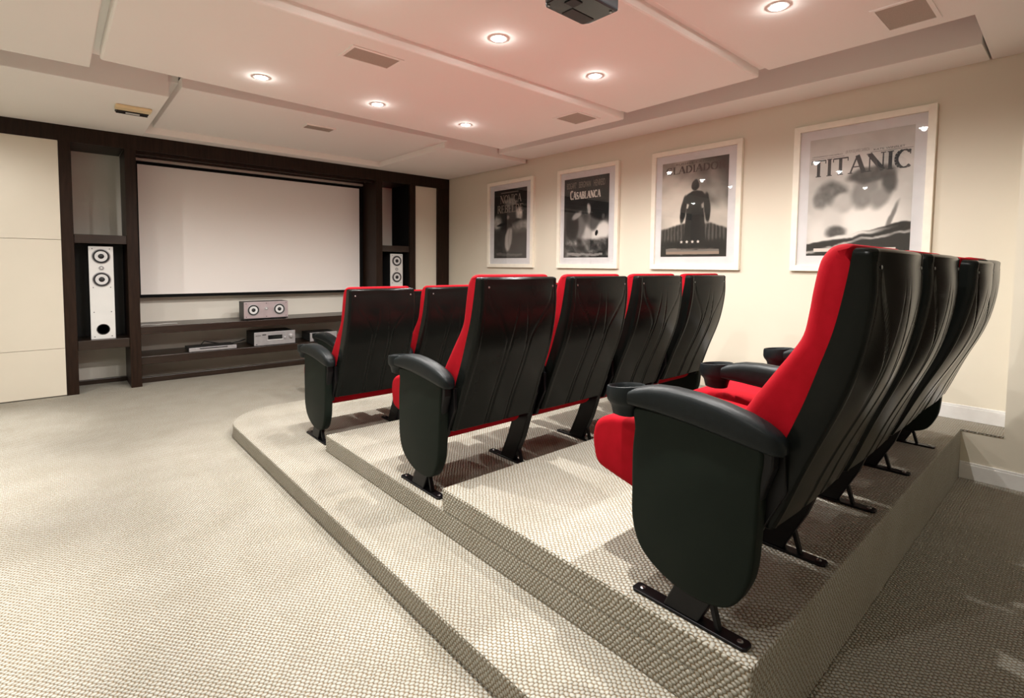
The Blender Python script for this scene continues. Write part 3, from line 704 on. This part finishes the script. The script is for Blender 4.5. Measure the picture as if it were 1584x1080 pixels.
def shell_mesh():
    m = MB(); rings = []; NU = 110
    zs = [.300+(.957-.300)*k/56 for k in range(57)]
    lev = [(z, 0) for z in zs]
    lev = [(.2965, .004)]+lev+[(.961, .002), (.9645, .006), (.966, .011)]
    for z, ins in lev:
        v = (.957-z)/.657; v = max(0, min(1, v)); w_ = hwz(z)-ins
        yr = interp(RIDGE, z)+ins; yf = interp(FRONT, z)-ins*.3
        rc = .010; ring = [(-w_, yf)]
        ring.append((-w_, (yf+yr)/2)); ring.append((-w_, yr+rc))
        for a in (30, 60): ring.append((-w_+rc-rc*math.cos(math.radians(a)), yr+rc-rc*math.sin(math.radians(a))))
        for i in range(NU+1):
            u = -1+2*i/NU; x = u*(w_-rc)
            bul = .018*(1-u*u)*(.35+.65*math.sin(PI*min(1, .15+v)))
            a = abs(u)
            ui = .10+.11*sm(.05, .5, v); uo = mix(.86, .31, sm(.08, .42, v)) if v < .42 else .31-.02*(v-.42)
            inside = sm(ui-.012, ui+.012, a)*(1-sm(uo-.012, uo+.012, a))
            g1 = 1-sm(.0, .030, abs(a-uo)); g2 = 1-sm(.0, .030, abs(a-ui))
            dep = .0030*g1*sm(.06, .12, v)+.0026*g2*sm(.08, .3, v)+.0018*inside*sm(.40, .55, v)
            rim = .0022*sm(.93, .965, a)+.0022*(1-sm(.0, .035, v))
            ring.append((x, yr-bul+dep-rim))
        for aa in (60, 30): ring.append((w_-rc+rc*math.cos(math.radians(aa)), yr+rc-rc*math.sin(math.radians(aa))))
        ring.append((w_, yr+rc)); ring.append((w_, (yf+yr)/2)); ring.append((w_, yf))
        rings.append([(x, y, z) for x, y in ring])
    return m.loft(rings)
SEAT_P = crom([(.040, .31), (.045, .256), (.10, .227), (.19, .220), (.31, .245), (.44, .275), (.508, .297), (.528, .34), (.532, .39), (.515, .435), (.46, .462), (.36, .472), (.22, .464), (.11, .448), (.055, .40)], 5)
BACKF = [(.955, -.103), (.93, -.092), (.87, -.082), (.82, -.076), (.767, -.066), (.72, -.040), (.669, -.006), (.561, .062), (.48, .098), (.43, .122)]
BACK_P = crom([(-.150, .976), (-.120, .972)]+[(y, z) for z, y in BACKF]+[(.10, .385), (.055, .375)]+[(interp(FRONT, z), z) for z in (.40, .50, .60, .70, .80, .90)]+[(-.163, .962)], 4)
def cushion_w(z): return (hwz(z)-.002)
PANEL_P = crom([(.322, .53), (.326, .47), (.332, .40), (.331, .30), (.328, .213), (.305, .148), (.262, .108), (.20, .080), (.14, .071), (.08, .076), (.035, .10), (.006, .15), (-.010, .21), (-.018, .344), (-.020, .42), (-.020, .505), (.06, .515), (.2, .53)], 4)
def pad_mesh():
    st_ = [(-.068, .515, .500, .018), (-.062, .532, .494, .044), (-.045, .546, .492, .060), (-.02, .560, .494, .067), (.02, .575, .499, .071), (.08, .589, .508, .073), (.15, .599, .517, .073), (.22, .602, .524, .075), (.275, .598, .529, .082), (.315, .588, .532, .091), (.335, .578, .535, .096)]
    rings = []
    for y, zt, zb, wd in st_:
        n = 20; r = []
        for k in range(n):
            a = 2*PI*k/n+PI/n; c, s_ = math.cos(a), math.sin(a); e = .55
            r.append((math.copysign(abs(c)**e, c)*wd/2, y, (zt+zb)/2+math.copysign(abs(s_)**e, s_)*(zt-zb)/2))
        rings.append(r)
    return MB().loft(rings)
def cup_mesh():
    m = MB(); n = 36; cy_ = .372
    prof = [(.0, .500), (.026, .494), (.033, .497), (.038, .520), (.044, .530), (.0475, .534), (.0505, .545), (.0505, .572), (.0485, .580), (.0455, .581), (.0425, .576), (.036, .530), (.031, .506), (.0, .504)]
    rings = [[(max(r, .001)*.98*math.cos(2*PI*i/n), cy_+max(r, .001)*1.16*math.sin(2*PI*i/n), z+(.006*(-math.sin(2*PI*i/n)) if z > .56 else 0)) for i in range(n)] for r, z in prof]
    return m.loft(rings)
LEG_P = [(.225, .009), (.125, .009), (.060, .14), (.012, .28), (-.045, .46), (-.045, .50), (.17, .52), (.17, .48), (.105, .36), (.130, .235), (.165, .14)]
def plate_mesh():
    m = MB(); pts_ = []
    hw, c = .021, .008
    pts_ = [(-hw+c, 0), (hw-c, 0), (hw, c), (hw, .325-c), (hw-c, .325), (-hw+c, .325), (-hw, .325-c), (-hw, c)]
    return m.prism(pts_, 0, .009)
MESH = {}
def P_(key, name, fn, mat, parent, x=0.0, smooth=.6, bevel=0):
    if key not in MESH:
        ob = fn().build(name, mat, None, smooth=smooth, bevel=bevel); MESH[key] = ob.data
        COL.objects.unlink(ob); bpy.data.objects.remove(ob)
    ob = bpy.data.objects.new(name, MESH[key]); link(ob, parent); ob.location = (x, 0, 0); return ob
def stanchion(root, x, panel):
    P_('pad', 'armrest', pad_mesh, arm_m, root, x, .8)
    ar = root.children[-1] if False else [c for c in root.children if c.name.startswith('armrest')][-1]
    P_('cup', 'cup_holder', cup_mesh, arm_m, ar, 0, .8)
    if panel: P_('panel', 'side_panel', lambda: slab(PANEL_P, -.025, .025, .010, 4), side_m, root, x, .6)
    P_('leg', 'leg', lambda: MB().loft([[(xx, y, z) for y, z in LEG_P] for xx in (-.018, .018)]), metal_m, root, x, None, .004)
    bp_ = P_('plate', 'base_plate', plate_mesh, metal_m, root, x, None, .002)
    for k, yy in enumerate((.022, .300)):
        P_('bolt%d' % k, 'bolt', (lambda yy=yy: MB().lathe((0, yy, .009), (0, 0, 1), [(.0075, 0), (.0075, .002), (.004, .0045), (.001, .005)], 14)), bolt_m, bp_, 0, .6)
    P_('brace', 'brace', lambda: MB().loft([[(xx, y, z) for y, z in [(.070, .009), (.082, .009), (.098, .06), (.122, .13), (.13, .20), (.12, .30), (.108, .30), (.117, .20), (.110, .132), (.086, .065)]] for xx in (-.009, .009)]), metal_m, root, x, None, .002)
HALF = .27
def make_seat(left_panel, right):
    root = thing('cinema_seat', 'x', 'seat')
    P_('seat', 'seat_cushion', lambda: slab(SEAT_P, -.228, .228, .022, 5, 3), red_m, root, 0, .9)
    bc = P_('back', 'back_cushion', lambda: slab(BACK_P, -1.0, 1.0, .001, 1, 1) if False else back_cushion(), red_m, root, 0, .9)
    sh = P_('shell', 'back_shell', shell_mesh, shell_m, root, 0, .5)
    for k, sx in enumerate((-1, 1)):
        P_('screw%d' % k, 'screw', (lambda sx=sx: MB().lathe((sx*.185, interp(RIDGE, .925)-.0035, .925), (0, -1, .05), [(.0045, 0), (.0045, .001), (.002, .002), (.0005, .0022)], 14)), bolt_m, sh, 0, .6)
        P_('hinge%d' % k, 'hinge_bracket', (lambda sx=sx: MB().loft([[(xx, y, z) for y, z in ((-.055, .49), (-.060, .40), (.0, .27), (.07, .25), (.10, .30), (.09, .44), (.05, .49))] for xx in sorted((sx*.230, sx*.249))])), metal_m, root, 0, None, .003)
    stanchion(root, -HALF, left_panel)
    if right: stanchion(root, HALF, True)
    return root
def back_cushion():
    # profile swept across, with the rounded side edge scaled to the width at each height
    m = MB(); nr = 6; r = .030; R = []
    st_ = [(-1, k) for k in range(nr+1)]+[(1, k) for k in range(nr, -1, -1)]
    for sg, k in st_:
        a = PI/2*k/nr; dx, ins = r*(1-math.sin(a)), r*(1-math.cos(a))
        # a = 0 : outermost ring ; a = 90 : full profile
        dx, ins = r*(1-math.cos(a)), r*(1-math.sin(a))
        ring = []
        full = BACK_P; insr = inset_ring(BACK_P, ins)
        for (fy, fz), (iy, iz) in zip(full, insr):
            # only the front and top roll over; the back stays flush with the shell
            front = sm(0.010, .045, fy-interp(FRONT, fz))
            top = sm(.93, .965, fz)
            q = max(front, top)
            y, z = mix(fy, iy, q), mix(fz, iz, q)
            ring.append((sg*(cushion_w(z)-dx), y, z))
        R.append(ring)
    return m.loft(R)
def copy_tree(o, parent=None):
    c = o.copy(); COL.objects.link(c)
    if parent is not None: c.parent = parent
    for ch in list(o.children): copy_tree(ch, c)
    return c
end_l = make_seat(True, False); mid = make_seat(False, False); end_r = make_seat(False, True)
used = set()
def place(proto, x, y, z, label, group, recline=0.0):
    if id(proto) not in used: used.add(id(proto)); r = proto
    else: r = copy_tree(proto)
    r.location = (x, y, z); r['label'] = label; r['group'] = group
    if recline:
        R = Matrix.Rotation(recline, 4, 'X'); p = Vector((0, .0, .32))
        for ch in r.children:
            if ch.name.split('.')[0] in ('back_cushion', 'back_shell'):
                ch.rotation_euler = (recline, 0, 0); ch.location = p-(R @ p)
    return r
rows = [('back row', .51, .28, 1.232, 4), ('middle step row', 1.825, .188, 1.232, 4), ('lowest step row', 3.065, .09, 1.232, 4), ('floor row', 4.25, 0, 1.772, 3)]
places = ['aisle-end {r} seat with full black side panel facing the open floor', 'second seat from the aisle in the {r}, red cushion and black shell',
          'third seat from the aisle in the {r}, beside its last seat', '{r} seat at the poster wall end with outer side panel']
special = {('lowest step row', 3): 'lowest step row seat at the poster wall end, glimpsed between the middle step backs',
           ('floor row', 0): 'aisle-end seat of the short row on the floor before the steps, only its armrest showing',
           ('floor row', 1): 'middle seat of the short floor row, its back glimpsed between the lowest step seats',
           ('floor row', 2): 'seat of the short floor row at the poster wall end, hidden behind the other rows'}
for rn, yy, zz, x0_, cnt in rows:
    for k in range(cnt):
        proto = end_l if k == 0 else (end_r if k == cnt-1 else mid)
        lab = special.get((rn, k)) or places[k].format(r=rn)
        place(proto, x0_+.5405*(k+.5), yy, zz, lab, 'red and black cinema seats in the '+rn, recline=math.radians(3.0) if (rn == 'back row' and k == 2) else 0)
